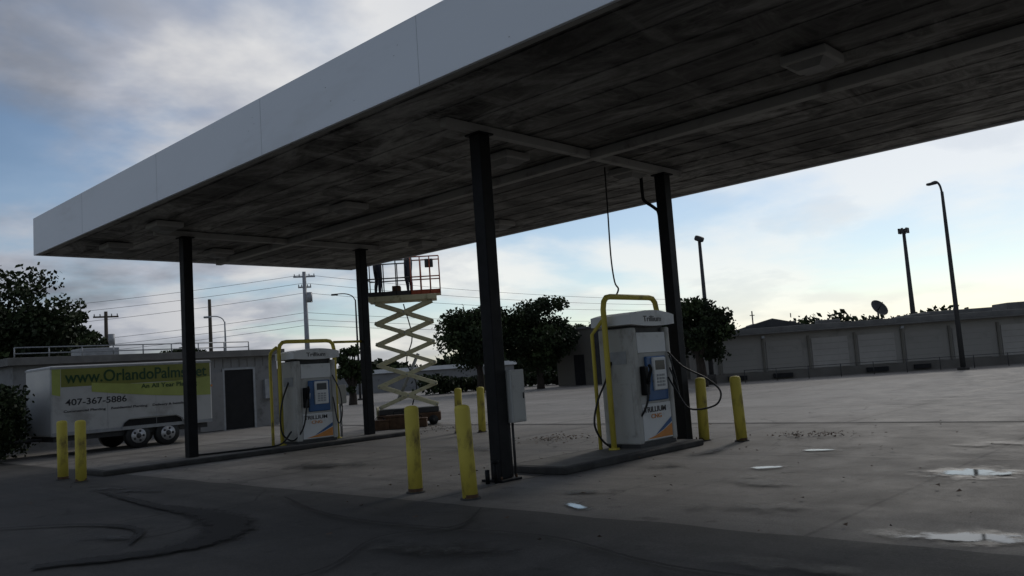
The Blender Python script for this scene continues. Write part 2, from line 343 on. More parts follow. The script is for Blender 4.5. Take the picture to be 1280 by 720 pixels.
# ------------------------------------------------------------ islands
def island(x0,x1,y0,y1):
    e=empty("pump_island")
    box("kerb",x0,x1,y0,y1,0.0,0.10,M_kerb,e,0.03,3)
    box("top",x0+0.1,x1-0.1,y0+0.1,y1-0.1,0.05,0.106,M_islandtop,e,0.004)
    return e
island(5.9,13.4,16.15,17.3)
island(8.45,12.0,7.25,8.4)

# ------------------------------------------------------------ bollards
for (x,y) in [(5.4,16.7),(5.4,15.8),(6.7,8.2),(6.6,7.1),(13.9,14.4),(13.7,15.0),(12.62,7.62),(12.6,6.9)]:
    e=empty("bollard",(x,y,0)); r=0.09
    tl=(random.uniform(-.03,.03),random.uniform(-.03,.03))
    pts=[(0,0,-0.05),(tl[0]*0.5,tl[1]*.5,0.5),(tl[0],tl[1],1.03),(tl[0],tl[1],1.055),(tl[0],tl[1],1.07),(tl[0],tl[1],1.08)]
    tube("post",pts,r,M_yellow,e,24,rs=[r,r,r,r*0.93,r*0.75,r*0.3])
    tube("footing",[(0,0,0.0),(0,0,0.02)],0.12,M_kerb,e,18)
    tube("scuff_band",[(0,0,0.021),(0,0,0.06)],r+0.002,M_rust,e,24,cap=False)

# ------------------------------------------------------------ dispensers
def dispenser(ox,oy):
    e=empty("fuel_dispenser",(ox,oy,0.10))
    W,D=1.05,0.66
    box("plinth",0.02,W-0.02,-D/2+0.02,D/2-0.02,0,0.08,M_darkpole,e,0.01)
    box("cabinet",0.06,W-0.06,-D/2+0.03,D/2-0.03,0.08,1.78,M_lgrey,e,0.02)
    box("end_column_left",0.0,0.12,-D/2,D/2,0.06,1.86,M_lgrey,e,0.025)
    box("end_column_right",W-0.12,W,-D/2,D/2,0.06,1.86,M_lgrey,e,0.025)
    box("end_access_panel",-0.008,0.0,-D/2+0.08,D/2-0.08,0.2,1.0,M_lgrey,e)
    box("end_vent",-0.008,0.0,-D/2+0.14,D/2-0.14,1.3,1.5,M_grey,e)
    box("header_neck",0.08,W-0.08,-D/2+0.08,D/2-0.08,1.78,1.90,M_darkpole,e)
    V=[];N=14
    for i in range(N+1):
        x=-0.08+(W+0.16)*i/N; u=(i/N-0.5)*2; z=2.06+0.07*(1-u*u)
        for y in (-D/2-0.06,D/2+0.06): V+= [(x,y,1.88+0.03*u*u),(x,y,z)]
    F=[]
    for i in range(N):
        a=i*4;b=a+4
        F+= [(a,b,b+1,a+1),(a+2,a+3,b+3,b+2),(a+1,b+1,b+3,a+3),(a,a+2,b+2,b)]
    F+= [(0,1,3,2),(N*4,N*4+2,N*4+3,N*4+1)]
    mesh("header",V,F,M_white,e)
    for s,rot in ((-1,(math.pi/2,0,0)),(1,(math.pi/2,0,math.pi))):
        yf=s*(D/2-0.03)
        def fb(name,x0,x1,z0,z1,t,m,bev=0.006):
            ya,yb=(yf,yf+s*t); 
            if s>0: x0,x1=W-x1,W-x0
            box(name,x0,x1,min(ya,yb),max(ya,yb),z0,z1,m,e,bev)
        fb("front_panel",0.13,0.92,0.10,0.66,0.022,M_white)
        fb("upper_panel",0.13,0.92,1.46,1.78,0.022,M_white)
        fb("mid_recess",0.13,0.92,0.67,1.45,0.006,M_lgrey,0)
        fb("blue_panel",0.30,0.86,0.70,1.40,0.05,M_blue,0.02)
        fb("keypad_bezel",0.44,0.80,0.86,1.38,0.085,M_white,0.02)
        fb("screen",0.49,0.75,1.18,1.33,0.09,M_screen,0.004)
        for i in range(3):
            for j in range(4): fb("key",0.51+i*0.078,0.565+i*0.078,0.92+j*0.052,0.955+j*0.052,0.094,M_grey,0)
        fb("nozzle_boot",0.16,0.28,0.80,1.25,0.10,M_black,0.02)
        sx=(lambda x:x) if s<0 else (lambda x:W-x)
        yy=yf+s*0.026
        def poly(nm,pts,m,dy): 
            idx=tuple(range(len(pts))) if s<0 else tuple(range(len(pts)))[::-1]
            mesh(nm,[(sx(a),yy+s*dy,z) for a,z in pts],[idx],m,e)
        poly("decal_orange",[(0.20,0.12),(0.91,0.12),(0.91,0.32),(0.66,0.225),(0.45,0.165)],M_orange,0)
        poly("decal_blue",[(0.42,0.165),(0.66,0.235),(0.91,0.34),(0.91,0.42),(0.62,0.27)],M_blue,0.001)
        tx=0.17 if s<0 else W-0.17
        text("label","TRILLIUM",tx,yf+s*0.026,0.53,0.6,0.085,M_letter,e,rot)
        text("label_sub","CNG",tx+(0.18*(1 if s<0 else -1)),yf+s*0.026,0.43,0.28,0.07,M_orange,e,rot)
        text("header_label","Trillium",(0.25 if s<0 else W-0.25),s*(D/2+0.062),1.95,0.5,0.09,M_letter,e,rot)
    for s in (-1,1):
        X=0.22 if s<0 else W-0.22
        y=s*(D/2+0.09)
        tube("nozzle_body",arc([(X,y,0.98),(X,y+s*0.02,1.1),(X,y+s*0.06,1.2),(X,y+s*0.03,1.27)],4),0.026,M_black,e,8)
        tube("nozzle_lever",[(X,y+s*0.08,1.0),(X,y+s*0.1,1.12)],0.01,M_grey,e,6)
    return e
d2=dispenser(10.58,7.83)
tube("hose_loop",arc([(0.0,0.1,1.35),(-0.12,0.16,1.05),(-0.28,0.22,0.75),(-0.36,0.25,0.4),(-0.22,0.2,0.12),(-0.02,0.1,0.02),(0.08,-0.05,0.2),(0.1,-0.40,0.6),(0.2,-0.45,1.0)],7),0.017,M_rubber,d2,8)
tube("hose_loop_front",arc([(0.95,-0.34,1.45),(1.02,-0.55,1.2),(1.22,-0.85,0.98),(1.35,-1.0,0.76),(1.28,-0.92,0.55),(1.05,-0.6,0.52),(0.95,-0.45,0.8),(0.8,-0.40,1.05)],7),0.015,M_rubber,d2,8)
tube("hose_inner",arc([(0.93,-0.36,1.2),(0.97,-0.44,0.9),(0.99,-0.46,0.7),(1.0,-0.42,1.0),(0.98,-0.34,1.4)],7),0.013,M_rubber,d2,8)
d1=dispenser(10.15,16.72)
tube("hose_loop",arc([(0.0,0.0,1.4),(-0.2,-0.05,1.0),(-0.3,-0.1,0.6),(-0.25,-0.1,0.25),(-0.05,-0.2,0.1),(0.1,-0.40,0.4),(0.2,-0.43,1.0)],7),0.018,M_rubber,d1,8)
tube("hose_ground",arc([(-0.1,-0.2,0.3),(-0.4,-0.25,0.06),(-0.9,-0.2,0.03),(-1.6,-0.1,0.03),(-2.3,0.05,0.03)],7),0.02,M_rubber,d1,8)
tube("hose_loop_front",arc([(0.95,-0.34,1.5),(1.1,-0.4,1.1),(1.12,-0.42,0.6),(1.0,-0.42,0.4),(0.9,-0.40,1.0)],6),0.015,M_rubber,d1,8)

def frame(xa,xb,y,h=2.48):
    e=empty("pump_guard_frame")
    P=[(xa,y,0.1),(xa,y,h-0.2),(xa+0.03,y,h-0.08),(xa+0.1,y,h-0.015),(xa+0.2,y,h),(xb-0.2,y,h),(xb-0.1,y,h-0.015),(xb-0.03,y,h-0.08),(xb,y,h-0.2),(xb,y,0.1)]
    tube("pipe",P,0.045,M_yellow,e,14)
    for x in (xa,xb): tube("flange",[(x,y,0.10),(x,y,0.13)],0.09,M_yellow,e,14)
    return e
f2=frame(10.38,11.86,7.86)
tube("pipe_brace",[(10.38,8.12,0.1),(10.38,8.12,1.9),(10.38,7.9,2.1)],0.03,M_yellow,f2,10)
f1=frame(9.95,11.42,16.74,2.42)
tube("pipe_second",arc([(9.9,17.05,0.1),(9.9,17.05,1.2),(9.9,17.05,2.0),(9.9,16.98,2.2),(9.93,16.8,2.3)],5),0.035,M_yellow,f1,10)
tube("pipe_to_column",[(11.42,16.74,2.38),(12.25,16.74,2.38)],0.03,M_yellow,f1,8)
box("card_reader_box",11.66,11.9,17.0,17.2,0.9,1.35,M_lgrey,f1,0.01); tube("card_reader_post",[(11.78,17.1,0.1),(11.78,17.1,0.92)],0.03,M_grey,f1,8)

# ------------------------------------------------------------ scissor lift
lift=empty("scissor_lift",(15.75,19.35,0),rad(-42))
L2=0.92
box("chassis",-L2,L2,-0.4,0.4,0.11,0.36,M_rust,lift,0.03)
box("chassis_tray",-L2+.05,L2-.05,-0.34,0.34,0.36,0.52,M_darkpole,lift,0.02)
box("entry_ladder_side",-L2-0.03,-L2,-0.3,0.3,0.2,0.6,M_cream,lift)
for x in (-0.70,0.70):
    for y in (-0.40,0.40):
        tube("wheel",[(x,y-0.06,0.14),(x,y+0.06,0.14)],0.14,M_rubber,lift,20)
        tube("hub",[(x,y-0.066,0.14),(x,y+0.066,0.14)],0.05,M_darkpole,lift,12)
z0,z1,ns=0.58,3.66,5; dz=(z1-z0)/ns
for sy in (-0.3,0.3):
    for k in range(ns):
        for sgn in (1,-1):
            a=Vector((-0.82*sgn,sy+0.03*sgn,z0+k*dz)); b=Vector((0.82*sgn,sy+0.03*sgn,z0+(k+1)*dz))
            d=b-a; c=(a+b)/2
            o=box("scissor_arm",-d.length/2-0.04,d.length/2+0.04,-0.025,0.025,-0.055,0.055,M_cream,lift,0.008)
            o.location=c; o.rotation_euler=(0,-math.atan2(d.z,d.x),0)
for k in range(ns+1):
    for x in (-0.82,0.82): tube("pin",[(x,-0.36,z0+k*dz),(x,0.36,z0+k*dz)],0.022,M_grey,lift,8)
for k in range(ns): tube("pin_mid",[(0,-0.36,z0+(k+.5)*dz),(0,0.36,z0+(k+.5)*dz)],0.025,M_grey,lift,8)
tube("cylinder",[(-0.3,0,0.8),(0.35,0,2.1)],0.05,M_grey,lift,10)
tube("hydraulic_hose",arc([(0.1,-.1,0.6),(0.25,-.1,1.2),(0.0,-.1,1.9),(0.2,-.1,2.6),(0.0,-.1,3.6)],6),0.02,M_rubber,lift,6)
box("platform",-1.0,1.0,-0.4,0.4,3.68,3.84,M_cream,lift,0.015)
box("platform_extension",0.2,1.12,-0.36,0.36,3.846,3.88,M_cream,lift,0.01)
zf=3.84
for (xa,xb,m,hh) in ((-1.0,0.25,M_darkpole,1.05),(0.27,1.12,M_red,1.12)):
    for y in (-0.38,0.38):
        nn=3
        for i in range(nn+1):
            x=xa+(xb-xa)*i/nn; tube("rail_post",[(x,y,zf),(x,y,zf+hh)],0.017,m,lift,8)
        for z in (0.52,hh): tube("rail",[(xa,y,zf+z),(xb,y,zf+z)],0.019,m,lift,8)
        box("toe_board",xa,xb,y-0.008,y+0.008,zf,zf+0.13,m,lift)
for x,m in ((-1.0,M_darkpole),(1.12,M_red)):
    for z in (0.52,1.05): tube("rail_end",[(x,-0.38,zf+z),(x,0.38,zf+z)],0.019,m,lift,8)
box("control_box",0.7,0.95,-0.34,-0.2,zf+0.8,zf+1.05,M_darkpole,lift,0.02)
box("tool_crate",-0.3,-0.05,-0.3,0.1,zf,zf+0.3,M_rust,lift,0.02)
for i,(x,y,s) in enumerate([(14.75,18.6,0.36),(14.3,18.9,0.26),(15.2,18.3,0.24)]):
    t=empty("tool_box",(x,y,0),rad(-45)); 
    box("case",-s,s,-s*.6,s*.6,0.006,s*.9,M_rust,t,0.02); box("lid",-s-.01,s+.01,-s*.62,s*.62,s*.9,s*1.1,M_rust,t,0.02)
    tube("handle",arc([(-s*.4,0,s*1.1),(-s*.35,0,s*1.35),(s*.35,0,s*1.35),(s*.4,0,s*1.1)],4),0.012,M_black,t,6)

# ------------------------------------------------------------ people in the basket
def person_mat():
    m,nt,b=newmat("clothes_and_skin"); L=nt.links.new
    tc=node(nt,"ShaderNodeTexCoord"); s=node(nt,"ShaderNodeSeparateXYZ"); L(tc.outputs['Object'],s.inputs[0])
    r=node(nt,"ShaderNodeValToRGB"); r.color_ramp.interpolation='CONSTANT'; e=r.color_ramp.elements
    mr=node(nt,"ShaderNodeMapRange"); mr.inputs[2].default_value=2.2; L(s.outputs[2],mr.inputs[0]); L(mr.outputs[0],r.inputs[0])
    e[0].position=0; e[0].color=(0.02,0.015,0.012,1); e[1].position=0.045; e[1].color=(0.025,0.03,0.05,1)
    a=e.new(0.44); a.color=(0.04,0.045,0.06,1); c=e.new(0.68); c.color=(0.35,0.2,0.14,1); d=e.new(0.755); d.color=(0.02,0.014,0.01,1); g=e.new(0.80); g.color=(0.35,0.2,0.14,1)
    L(r.outputs[0],b.inputs['Base Color']); b.inputs['Roughness'].default_value=0.85; return m
M_person=person_mat()
def person(loc,rz):
    V=[];E=[];R=[]
    def v(p,r,par=None):
        V.append(p);R.append(r)
        if par is not None: E.append((par,len(V)-1))
        return len(V)-1
    pel=v((0,0,0.95),(0.15,0.11))
    w=v((0,0,1.12),(0.14,0.10),pel); ch=v((0,0.01,1.32),(0.17,0.12),w); nk=v((0,0.0,1.47),(0.06,0.06),ch)
    hb=v((0,0.02,1.55),(0.065,0.075),nk); hd=v((0,0.03,1.63),(0.08,0.10),hb); ht=v((0,0.02,1.71),(0.06,0.075),hd)
    for s in (-1,1):
        hp=v((s*0.1,0,0.88),(0.095,0.1),pel); kn=v((s*0.12,0.03,0.5),(0.06,0.065),hp); cf=v((s*0.125,-0.01,0.33),(0.055,0.058),kn); an=v((s*0.13,-0.02,0.09),(0.038,0.042),cf); to=v((s*0.15,0.14,0.04),(0.045,0.03),an)
        sh=v((s*0.2,0,1.4),(0.06,0.06),ch); el=v((s*0.33,0.16,1.36 if s<0 else 1.45),(0.042,0.042),sh)
        wr=v((s*0.27,0.3,1.58 if s>0 else 1.42),(0.028,0.026),el); pa=v((s*0.26,0.33,1.67 if s>0 else 1.50),(0.03,0.018),wr)
        pz=V[pa]
        for f in range(4):
            x=pz[0]+(f-1.5)*0.02; l=(0.07,0.08,0.075,0.06)[f]
            a=v((x,pz[1]+0.02,pz[2]+l*0.5),(0.009,0.009),pa); v((x,pz[1]+0.045,pz[2]+l*0.85),(0.008,0.008),a)
        t=v((pz[0]-s*0.045,pz[1]+0.01,pz[2]+0.005),(0.01,0.01),pa); v((pz[0]-s*0.06,pz[1]+0.03,pz[2]+0.03),(0.009,0.009),t)
    me=bpy.data.meshes.new("worker"); me.from_pydata(V,E,[]); me.materials.append(M_person)
    o=bpy.data.objects.new("worker",me); COL.objects.link(o)
    sk=o.modifiers.new("Skin",'SKIN'); sk.use_smooth_shade=True
    for i,x in enumerate(me.skin_vertices[0].data): x.radius=R[i]; x.use_root=(i==0)
    o.modifiers.new("Sub",'SUBSURF').levels=1; o.modifiers["Sub"].render_levels=2
    o.location=loc; o.rotation_euler=(0,0,rz)
    for n,x,y,z,r in (("eye_l",-.03,.118,1.645,.011),("eye_r",.03,.118,1.645,.011),("nose",0,.135,1.61,.016),("ear_l",-.085,.02,1.62,.022),("ear_r",.085,.02,1.62,.022),("mouth",0,.112,1.57,.014)):
        tube(n,[(x,y-r,z),(x,y-r*.5,z),(x,y+r*.5,z),(x,y+r,z)],r,M_black if 'eye' in n else M_rust,o,8,rs=[r*.3,r,r,r*.3])
    return o
person((15.90,19.22,3.885),rad(75))
person((15.22,19.85,3.845),rad(-100))

# ------------------------------------------------------------ trailer
tr=empty("cargo_trailer",(0,0,0))
a,b2,yF,yB=7.3,11.65,23.4,25.4
box("body",a,b2,yF,yB,0.52,2.34,M_trailer,tr,0.05,3)
box("roof_trim",a-0.01,b2+0.01,yF-0.015,yB+0.015,2.26,2.31,M_grey,tr,0.005)
box("lower_trim",a+.02,b2-.02,yF-0.012,yF-0.001,0.53,0.62,M_grey,tr)
box("frame",a+0.1,b2-0.1,yF+0.15,yB-0.15,0.38,0.52,M_darkpole,tr)
def flat(nm,pts,y,m): mesh(nm,[(x,y,z) for x,z in pts],[tuple(range(len(pts)))],m,tr)
flat("banner",[(7.55,1.78),(11.6,1.78),(11.6,2.25),(7.55,2.25)],yF-0.004,M_olive)
sw=[(8.3,1.62)]+[(8.3+3.3*i/16,1.62-0.30*math.sin(i/16*1.5)) for i in range(1,17)]+[(11.6,1.86)]+[(11.6-3.3*i/12,1.86-0.10*math.sin(i/12*3.1)) for i in range(1,13)]
flat("banner_swoosh",sw,yF-0.007,M_lime)
flat("front_graphic",[(7.33,1.6),(7.53,1.55),(7.54,2.25),(7.33,2.25)],yF-0.003,M_lime)
text("web_text","www.OrlandoPalms.net",7.65,yF-0.010,1.88,3.85,0.32,M_dkgreen,tr)
text("slogan","An All Year Planting",9.6,yF-0.012,1.63,1.6,0.16,M_dkgreen,tr)
text("phone","407-367-5886",7.65,yF-0.004,1.30,1.55,0.17,M_letter,tr)
text("services","Commercial Planting    Residential Planting    Delivery & Installation",7.6,yF-0.004,1.12,3.4,0.08,M_letter,tr)
for x in (8.7,10.0): box("panel_seam",x-.004,x+.004,yF-0.003,yF+.001,0.63,1.6,M_grey,tr)
for x in (9.5,10.32):
    tube("tyre",[(x,yF+0.0,0.34),(x,yF+0.03,0.34),(x,yF+0.2,0.34),(x,yF+0.23,0.34)],0.34,M_rubber,tr,28,rs=[.3,.34,.34,.3])
    tube("hub",[(x,yF-0.01,0.34),(x,yF+0.02,0.34)],0.2,M_hub,tr,20)
    tube("hub_cap",[(x,yF-0.02,0.34),(x,yF+0.02,0.34)],0.07,M_darkpole,tr,12)
    for k in range(5):
        a5=k*1.2566; tube("wheel_slot",[(x+.13*math.cos(a5),yF-0.013,0.34+.13*math.sin(a5)),(x+.13*math.cos(a5),yF-0.008,0.34+.13*math.sin(a5))],0.035,M_darkpole,tr,8)
    tube("tyre_far",[(x,yB-0.23,0.34),(x,yB,0.34)],0.34,M_rubber,tr,24)
V=[]
prof=[(9.02,0.55),(9.1,0.72),(9.25,0.82),(9.9,0.84),(10.55,0.82),(10.72,0.72),(10.8,0.55)]
for x,z in prof: V+= [(x,yF-0.06,z),(x,yF+0.02,z)]
mesh("fender",V,[(2*i,2*i+2,2*i+3,2*i+1) for i in range(len(prof)-1)],M_grey,tr)
flat("wheel_well",[(9.05,0.52),(10.78,0.52),(10.7,0.72),(10.55,0.8),(9.25,0.8),(9.12,0.72)],yF-0.002,M_dark)
tube("tongue",[(a,24.1,0.45),(a-1.2,24.4,0.45)],0.04,M_darkpole,tr,8); tube("tongue",[(a,24.7,0.45),(a-1.2,24.4,0.45)],0.04,M_darkpole,tr,8); tube("jack",[(a-1.1,24.4,0.0),(a-1.1,24.4,0.8)],0.035,M_darkpole,tr,8)
box("marker_light",11.62,11.66,yF-0.02,yF,1.55,1.61,M_orange,tr)

# ------------------------------------------------------------ low building behind trailer
lb=empty("low_office_building")
box("walls",7.6,16.3,27.6,35,0,2.55,M_bldg,lb)
box("roof_slab",7.4,16.5,27.35,35.2,2.55,2.78,M_roofl,lb,0.01)
box("door_opening",14.2,15.3,27.585,27.65,0.02,2.1,M_dark,lb)
for q in ((14.12,14.2),(15.3,15.38)): box("door_jamb",q[0],q[1],27.55,27.6,0,2.15,M_grey,lb)
box("door_head",14.2,15.3,27.55,27.6,2.1,2.17,M_grey,lb)
box("open_door",13.25,14.12,27.52,27.56,0.03,2.05,M_bldg,lb)
box("window",12.3,12.95,27.57,27.61,1.1,1.8,M_screen,lb)
for i in range(14): box("siding_rib",12.0+i*0.31,12.02+i*0.31,27.585,27.602,2.2,2.5,M_roofl,lb)
for i in range(9): 
    tube("roof_rail_post",[(7.7+i*0.95,27.8,2.78),(7.7+i*0.95,27.8,3.1)],0.02,M_grey,lb,6)
for z in (2.92,3.1): tube("roof_rail",[(7.7,27.8,z),(15.3,27.8,z)],0.02,M_grey,lb,6)
box("roof_unit",10.0,11.2,29,30,2.78,3.1,M_grey,lb,0.02)
box("side_lean_to",16.5,18.6,29.5,34,0,2.1,M_bldg2,lb)
box("electric_box",15.7,16.0,27.45,27.6,1.0,1.7,M_grey,lb,0.01)

# ------------------------------------------------------------ dock warehouse
dirx,diry=0.575,-0.818
dang=math.atan2(diry,dirx)
dk=empty("loading_dock_warehouse",(37.9,22.6,0),dang)
Ld=60
box("walls",0,Ld,0.0,22,0,2.5,M_dock,dk)
box("parapet",-0.15,Ld+.15,-0.18,22.1,2.4,2.66,M_roofl,dk,0.02)
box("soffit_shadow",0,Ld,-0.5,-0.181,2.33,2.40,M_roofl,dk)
box("dock_ledge",0,Ld,-0.25,-0.001,0.0,0.42,M_dockledge,dk)
x=1.0;i=0
rl=random.Random(4)
while x<Ld-2:
    box("dock_door",x,x+1.75,-0.05,-0.002,0.45,1.95,M_dock if rl.random()<0.3 else M_dockdoor,dk)
    for z in (0.75,1.05,1.35,1.65): box("door_rib",x+.03,x+1.72,-0.056,-0.051,z,z+0.018,M_doorline,dk)
    box("door_jamb",x-0.2,x-0.1,-0.1,-0.002,0.43,2.1,M_bldg2,dk)
    if rl.random()<0.55: box("dock_bumper",x+0.2,x+rl.uniform(0.9,1.5),-0.42,-0.251,0.08,0.3,M_dark,dk)
    if i%3==1: box("wall_light",x-0.2,x-0.05,-0.25,-0.101,2.12,2.24,M_grey,dk)
    x+=2.25;i+=1
for (x0,x1,y0,y1,z) in [(3.5,6,6,9,3.1),(7,8.2,5,6,3.0),(12,13,5,6,2.95),(14,30,9,15,3.15),(17,19,5,7,3.2),(31,44,10,18,3.4)]: box("roof_unit",x0,x1,y0,y1,2.66,z,M_roofl,dk,0.05)
mesh("roof_gable",[(2,5,2.66),(7,5,2.66),(4.5,5,3.3),(2,9,2.66),(7,9,2.66),(4.5,9,3.3)],[(0,1,2),(3,5,4),(0,2,5,3),(1,4,5,2)],M_roof,dk)
sd=empty("satellite_dish",(45.6,16.27,2.66)); 
V=[];F=[]
for i in range(6):
    rr=0.5*i/5
    for k in range(20): V.append((rr*math.cos(k*math.pi/10),rr*math.sin(k*math.pi/10),0.5*rr*rr*1.4))
for i in range(5):
    for k in range(20): F.append((i*20+k,i*20+(k+1)%20,(i+1)*20+(k+1)%20,(i+1)*20+k))
o=mesh("reflector",V,F,M_darkpole,sd,smooth=True,loc=(0,0,0.6)); o.rotation_euler=(rad(50),rad(-35),0)
tube("mast",[(0,0,0),(0,0,0.6)],0.05,M_darkpole,sd,8); tube("feed_arm",[(0,0,0.55),(-0.3,-0.4,0.95)],0.025,M_darkpole,sd,6)

bb=empty("beige_commercial_building",(44.6,38.2,0),rad(-80))
box("walls",0,5.2,0,8,0,3.85,M_bldg2,bb); box("parapet",-.1,5.3,-.1,8.1,3.85,4.0,M_roofl,bb,0.02)
box("recess",3.1,3.5,-0.02,-0.001,0,3.7,M_roof,bb); box("door",1.4,2.2,-0.03,-0.001,0,2.1,M_dark,bb); box("annex",5.2,12.5,0.6,8,0,2.5,M_bldg2,bb)
box("step_roof",3.4,5.2,1,5,4.0,4.6,M_bldg2,bb)
ds=empty("distant_shed",(52,66,0),rad(-45)); box("walls",-10,12,0,8,0,1.9,M_bldg,ds); box("roof",-10.3,12.3,-.3,8.3,1.9,2.3,M_white,ds)

# ------------------------------------------------------------ lamp posts etc.
def az(deg,d): return (d*math.cos(rad(deg)),d*math.sin(rad(deg)))
def lamp(x,y,h,arm,m=M_grey,r=0.09):
    e=empty("street_lamp",(x,y,0))
    ax,ay=arm
    tube("pole",[(0,0,0),(0,0,h*0.4),(0,0,h*0.8),(0,0,h*0.94)],r,m,e,12,rs=[r,r*.85,r*.65,r*.55])
    tube("arm",arc([(0,0,h*0.93),(ax*.15,ay*.15,h*.975),(ax*.5,ay*.5,h*1.0),(ax,ay,h*1.0)],4),r*.4,m,e,8)
    an=math.atan2(ay,ax)
    o=box("lamp_head",-0.24,0.24,-0.12,0.12,-0.06,0.06,m,e,0.05); o.location=(ax,ay,h*0.995); o.rotation_euler=(0,0,an)
    tube("base",[(0,0,0),(0,0,0.12)],r*2.2,M_kerb,e,12)
    return e
lamp(41.4,11.3,8.75,(0.12,0.42),m=M_darkpole,r=0.12)
x,y=36.5,21.3
e=empty("street_lamp",(x,y,0)); tube("pole",[(0,0,0),(0,0,4),(0,0,7.2)],0.1,M_darkpole,e,12,rs=[.12,.1,.08]); o=box("lamp_head",-.16,.16,-.22,.22,7.15,7.42,M_darkpole,e,0.08); o.rotation_euler=(rad(25),0,0); tube("base",[(0,0,0),(0,0,0.5)],0.22,M_kerb,e,14)
x,y=az(62.6,55); lamp(x,y,6.0,(-0.9,0.45),m=M_grey,r=0.08)
x,y=az(54.1,60); lamp(x,y,7.6,(-1.2,0.8),m=M_darkpole,r=0.09)
def upole(name,azd,d,h,arms=2,m=M_wood,r=0.16):
    x,y=az(azd,d); e=empty(name,(x,y,0),rad(azd-90))
    tube("pole",[(0,0,0),(0,0,h)],r,m,e,12,rs=[r,r*.65])
    for i in range(arms):
        z=h-0.35-i*0.75; w_=0.75-.3*i; box("cross_arm",-w_,w_,-0.06,0.06,z-.05,z+.05,m,e)
        for s in (-.9,-.45,.45,.9): tube("insulator",[(s*w_,0,z+.05),(s*w_,0,z+.2)],0.04,M_grey,e,6)
    if arms: tube("transformer",[(0.3,-0.2,h-2.2),(0.3,-0.2,h-1.5)],0.2,M_grey,e,12)
    return e
upole("utility_pole",57.42,60,9.3,2,M_grey,0.2)
upole("utility_pole",63.5,60,7.6,0)
upole("utility_pole",69.6,60,7.0,1)
x,y=az(17.65,120); e=empty("cell_tower",(x,y,0)); tube("mast",[(0,0,0),(0,0,8),(0,0,16.2)],0.3,M_darkpole,e,12,rs=[.4,.28,.2])
for k in range(6):
    a=k*math.pi/3; box("antenna",0.55*math.cos(a)-.12,0.55*math.cos(a)+.12,0.55*math.sin(a)-.12,0.55*math.sin(a)+.12,15.6,16.3,M_darkpole,e); tube("bracket",[(0,0,15.8),(0.6*math.cos(a),0.6*math.sin(a),15.8)],0.05,M_darkpole,e,6)
x,y=az(27.3,60); e=empty("radio_mast",(x,y,0)); tube("mast",[(0,0,0),(0,0,4.3)],0.05,M_darkpole,e,6); tube("cross_bar",[(-.12,.12,4.0),(.12,-.12,4.0)],0.03,M_darkpole,e,6)
wr=empty("power_line")
for i,(zl,zm,zr) in enumerate([(7.9,9.1,7.0),(7.4,8.5,6.5),(6.6,7.8,6.0),(5.4,6.4,5.2),(5.0,5.9,4.9),(4.6,5.5,4.5)]):
    A=Vector((*az(84,75),zl)); Mm=Vector((*az(57.42,60),zm)); Bq=Vector((*az(30,85),zr))
    P=[]
    for (p,q) in ((A,Mm),(Mm,Bq)):
        for k in range(16):
            t=k/16; P.append(p.lerp(q,t)-Vector((0,0,0.5*4*t*(1-t))))
    P.append(Bq); tube("wire",P,0.013,M_wire,wr,5)
fe=empty("chain_fence",(37.2,19.9,0),dang)
for i in range(30):
    tube("post",[(i*1.5,0,0),(i*1.5,0,0.62)],0.02,M_darkpole,fe,6)
tube("rail",[(0,0,0.6),(43.5,0,0.6)],0.014,M_darkpole,fe,6)

# ------------------------------------------------------------ trees
def leafq(V,F,q,s,rnd):
    a=Vector((rnd.uniform(-1,1),rnd.uniform(-1,1),rnd.uniform(-1,1))).normalized(); b=a.orthogonal().normalized(); c=a.cross(b)
    k=len(V); V+= [q+b*s,q+c*s*.6,q-b*s,q-c*s*.6]; F.append((k,k+1,k+2,k+3))
def tree(name,x,y,h,cw,ch,nclump=38,leaf=0.16,per=130,seed=1,trunk=0.22):
    rnd=random.Random(seed); e=empty(name,(x,y,0))
    cz=h-ch/2; tz=max(0.6,h-ch*0.85)
    tube("trunk",arc([(0,0,-0.05),(0.05,0.03,tz*0.5),(-0.05,0.05,tz),(0,0,cz)],4),trunk,M_bark,e,10,rs=[trunk*(1.25-0.75*i/12) for i in range(13)])
    cl=[]
    for i in range(nclump):
        while True:
            u=Vector((rnd.uniform(-1,1),rnd.uniform(-1,1),rnd.uniform(-1,1)))
            if 0.25<u.length<1: break
        k=0.75+0.5*noise.noise(u*1.8+Vector((seed*3.1,0,0)))
        cl.append(Vector((u.x*cw/2*k*1.1,u.y*cw/2*k*1.1,cz+u.z*ch/2*k*1.05)))
    for i in range(0,min(nclump,12)):
        p=cl[i]; tube("limb",arc([(0,0,tz*0.8),p*0.5+Vector((0,0,tz*0.4)),p],3),0.05,M_bark,e,6,rs=[trunk*.45*(1-0.12*j) for j in range(7)])
    V=[];F=[];MI=[]
    for p in cl:
        R=rnd.uniform(0.08,0.15)*cw; sh=rnd.choice((0,0,1,1,2))
        for _ in range(per):
            u=Vector((rnd.gauss(0,1),rnd.gauss(0,1),rnd.gauss(0,1))).normalized()*(rnd.random()**0.45)
            u*=1+0.35*noise.noise(u*2.2+p); u.z*=0.75
            q=u*R*1.35+p
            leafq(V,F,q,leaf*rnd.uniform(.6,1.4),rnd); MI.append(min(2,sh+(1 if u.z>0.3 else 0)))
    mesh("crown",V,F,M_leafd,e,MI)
    return e
x,y=az(74.4,40); tree("oak_tree",x,y,6.9,6.0,5.4,70,0.11,330,1,0.3)
x,y=az(70.9,44); tree("oak_tree",x,y,6.1,3.0,5.0,36,0.11,260,2)
x,y=az(45.9,55); tree("oak_tree",x,y,5.8,6.0,4.1,70,0.12,300,3)
x,y=az(41.8,56); tree("oak_tree",x,y,6.2,5.6,4.8,70,0.12,300,4)
x,y=az(38.6,60); tree("oak_tree",x,y,5.0,3.2,3.8,26,0.12,200,5)
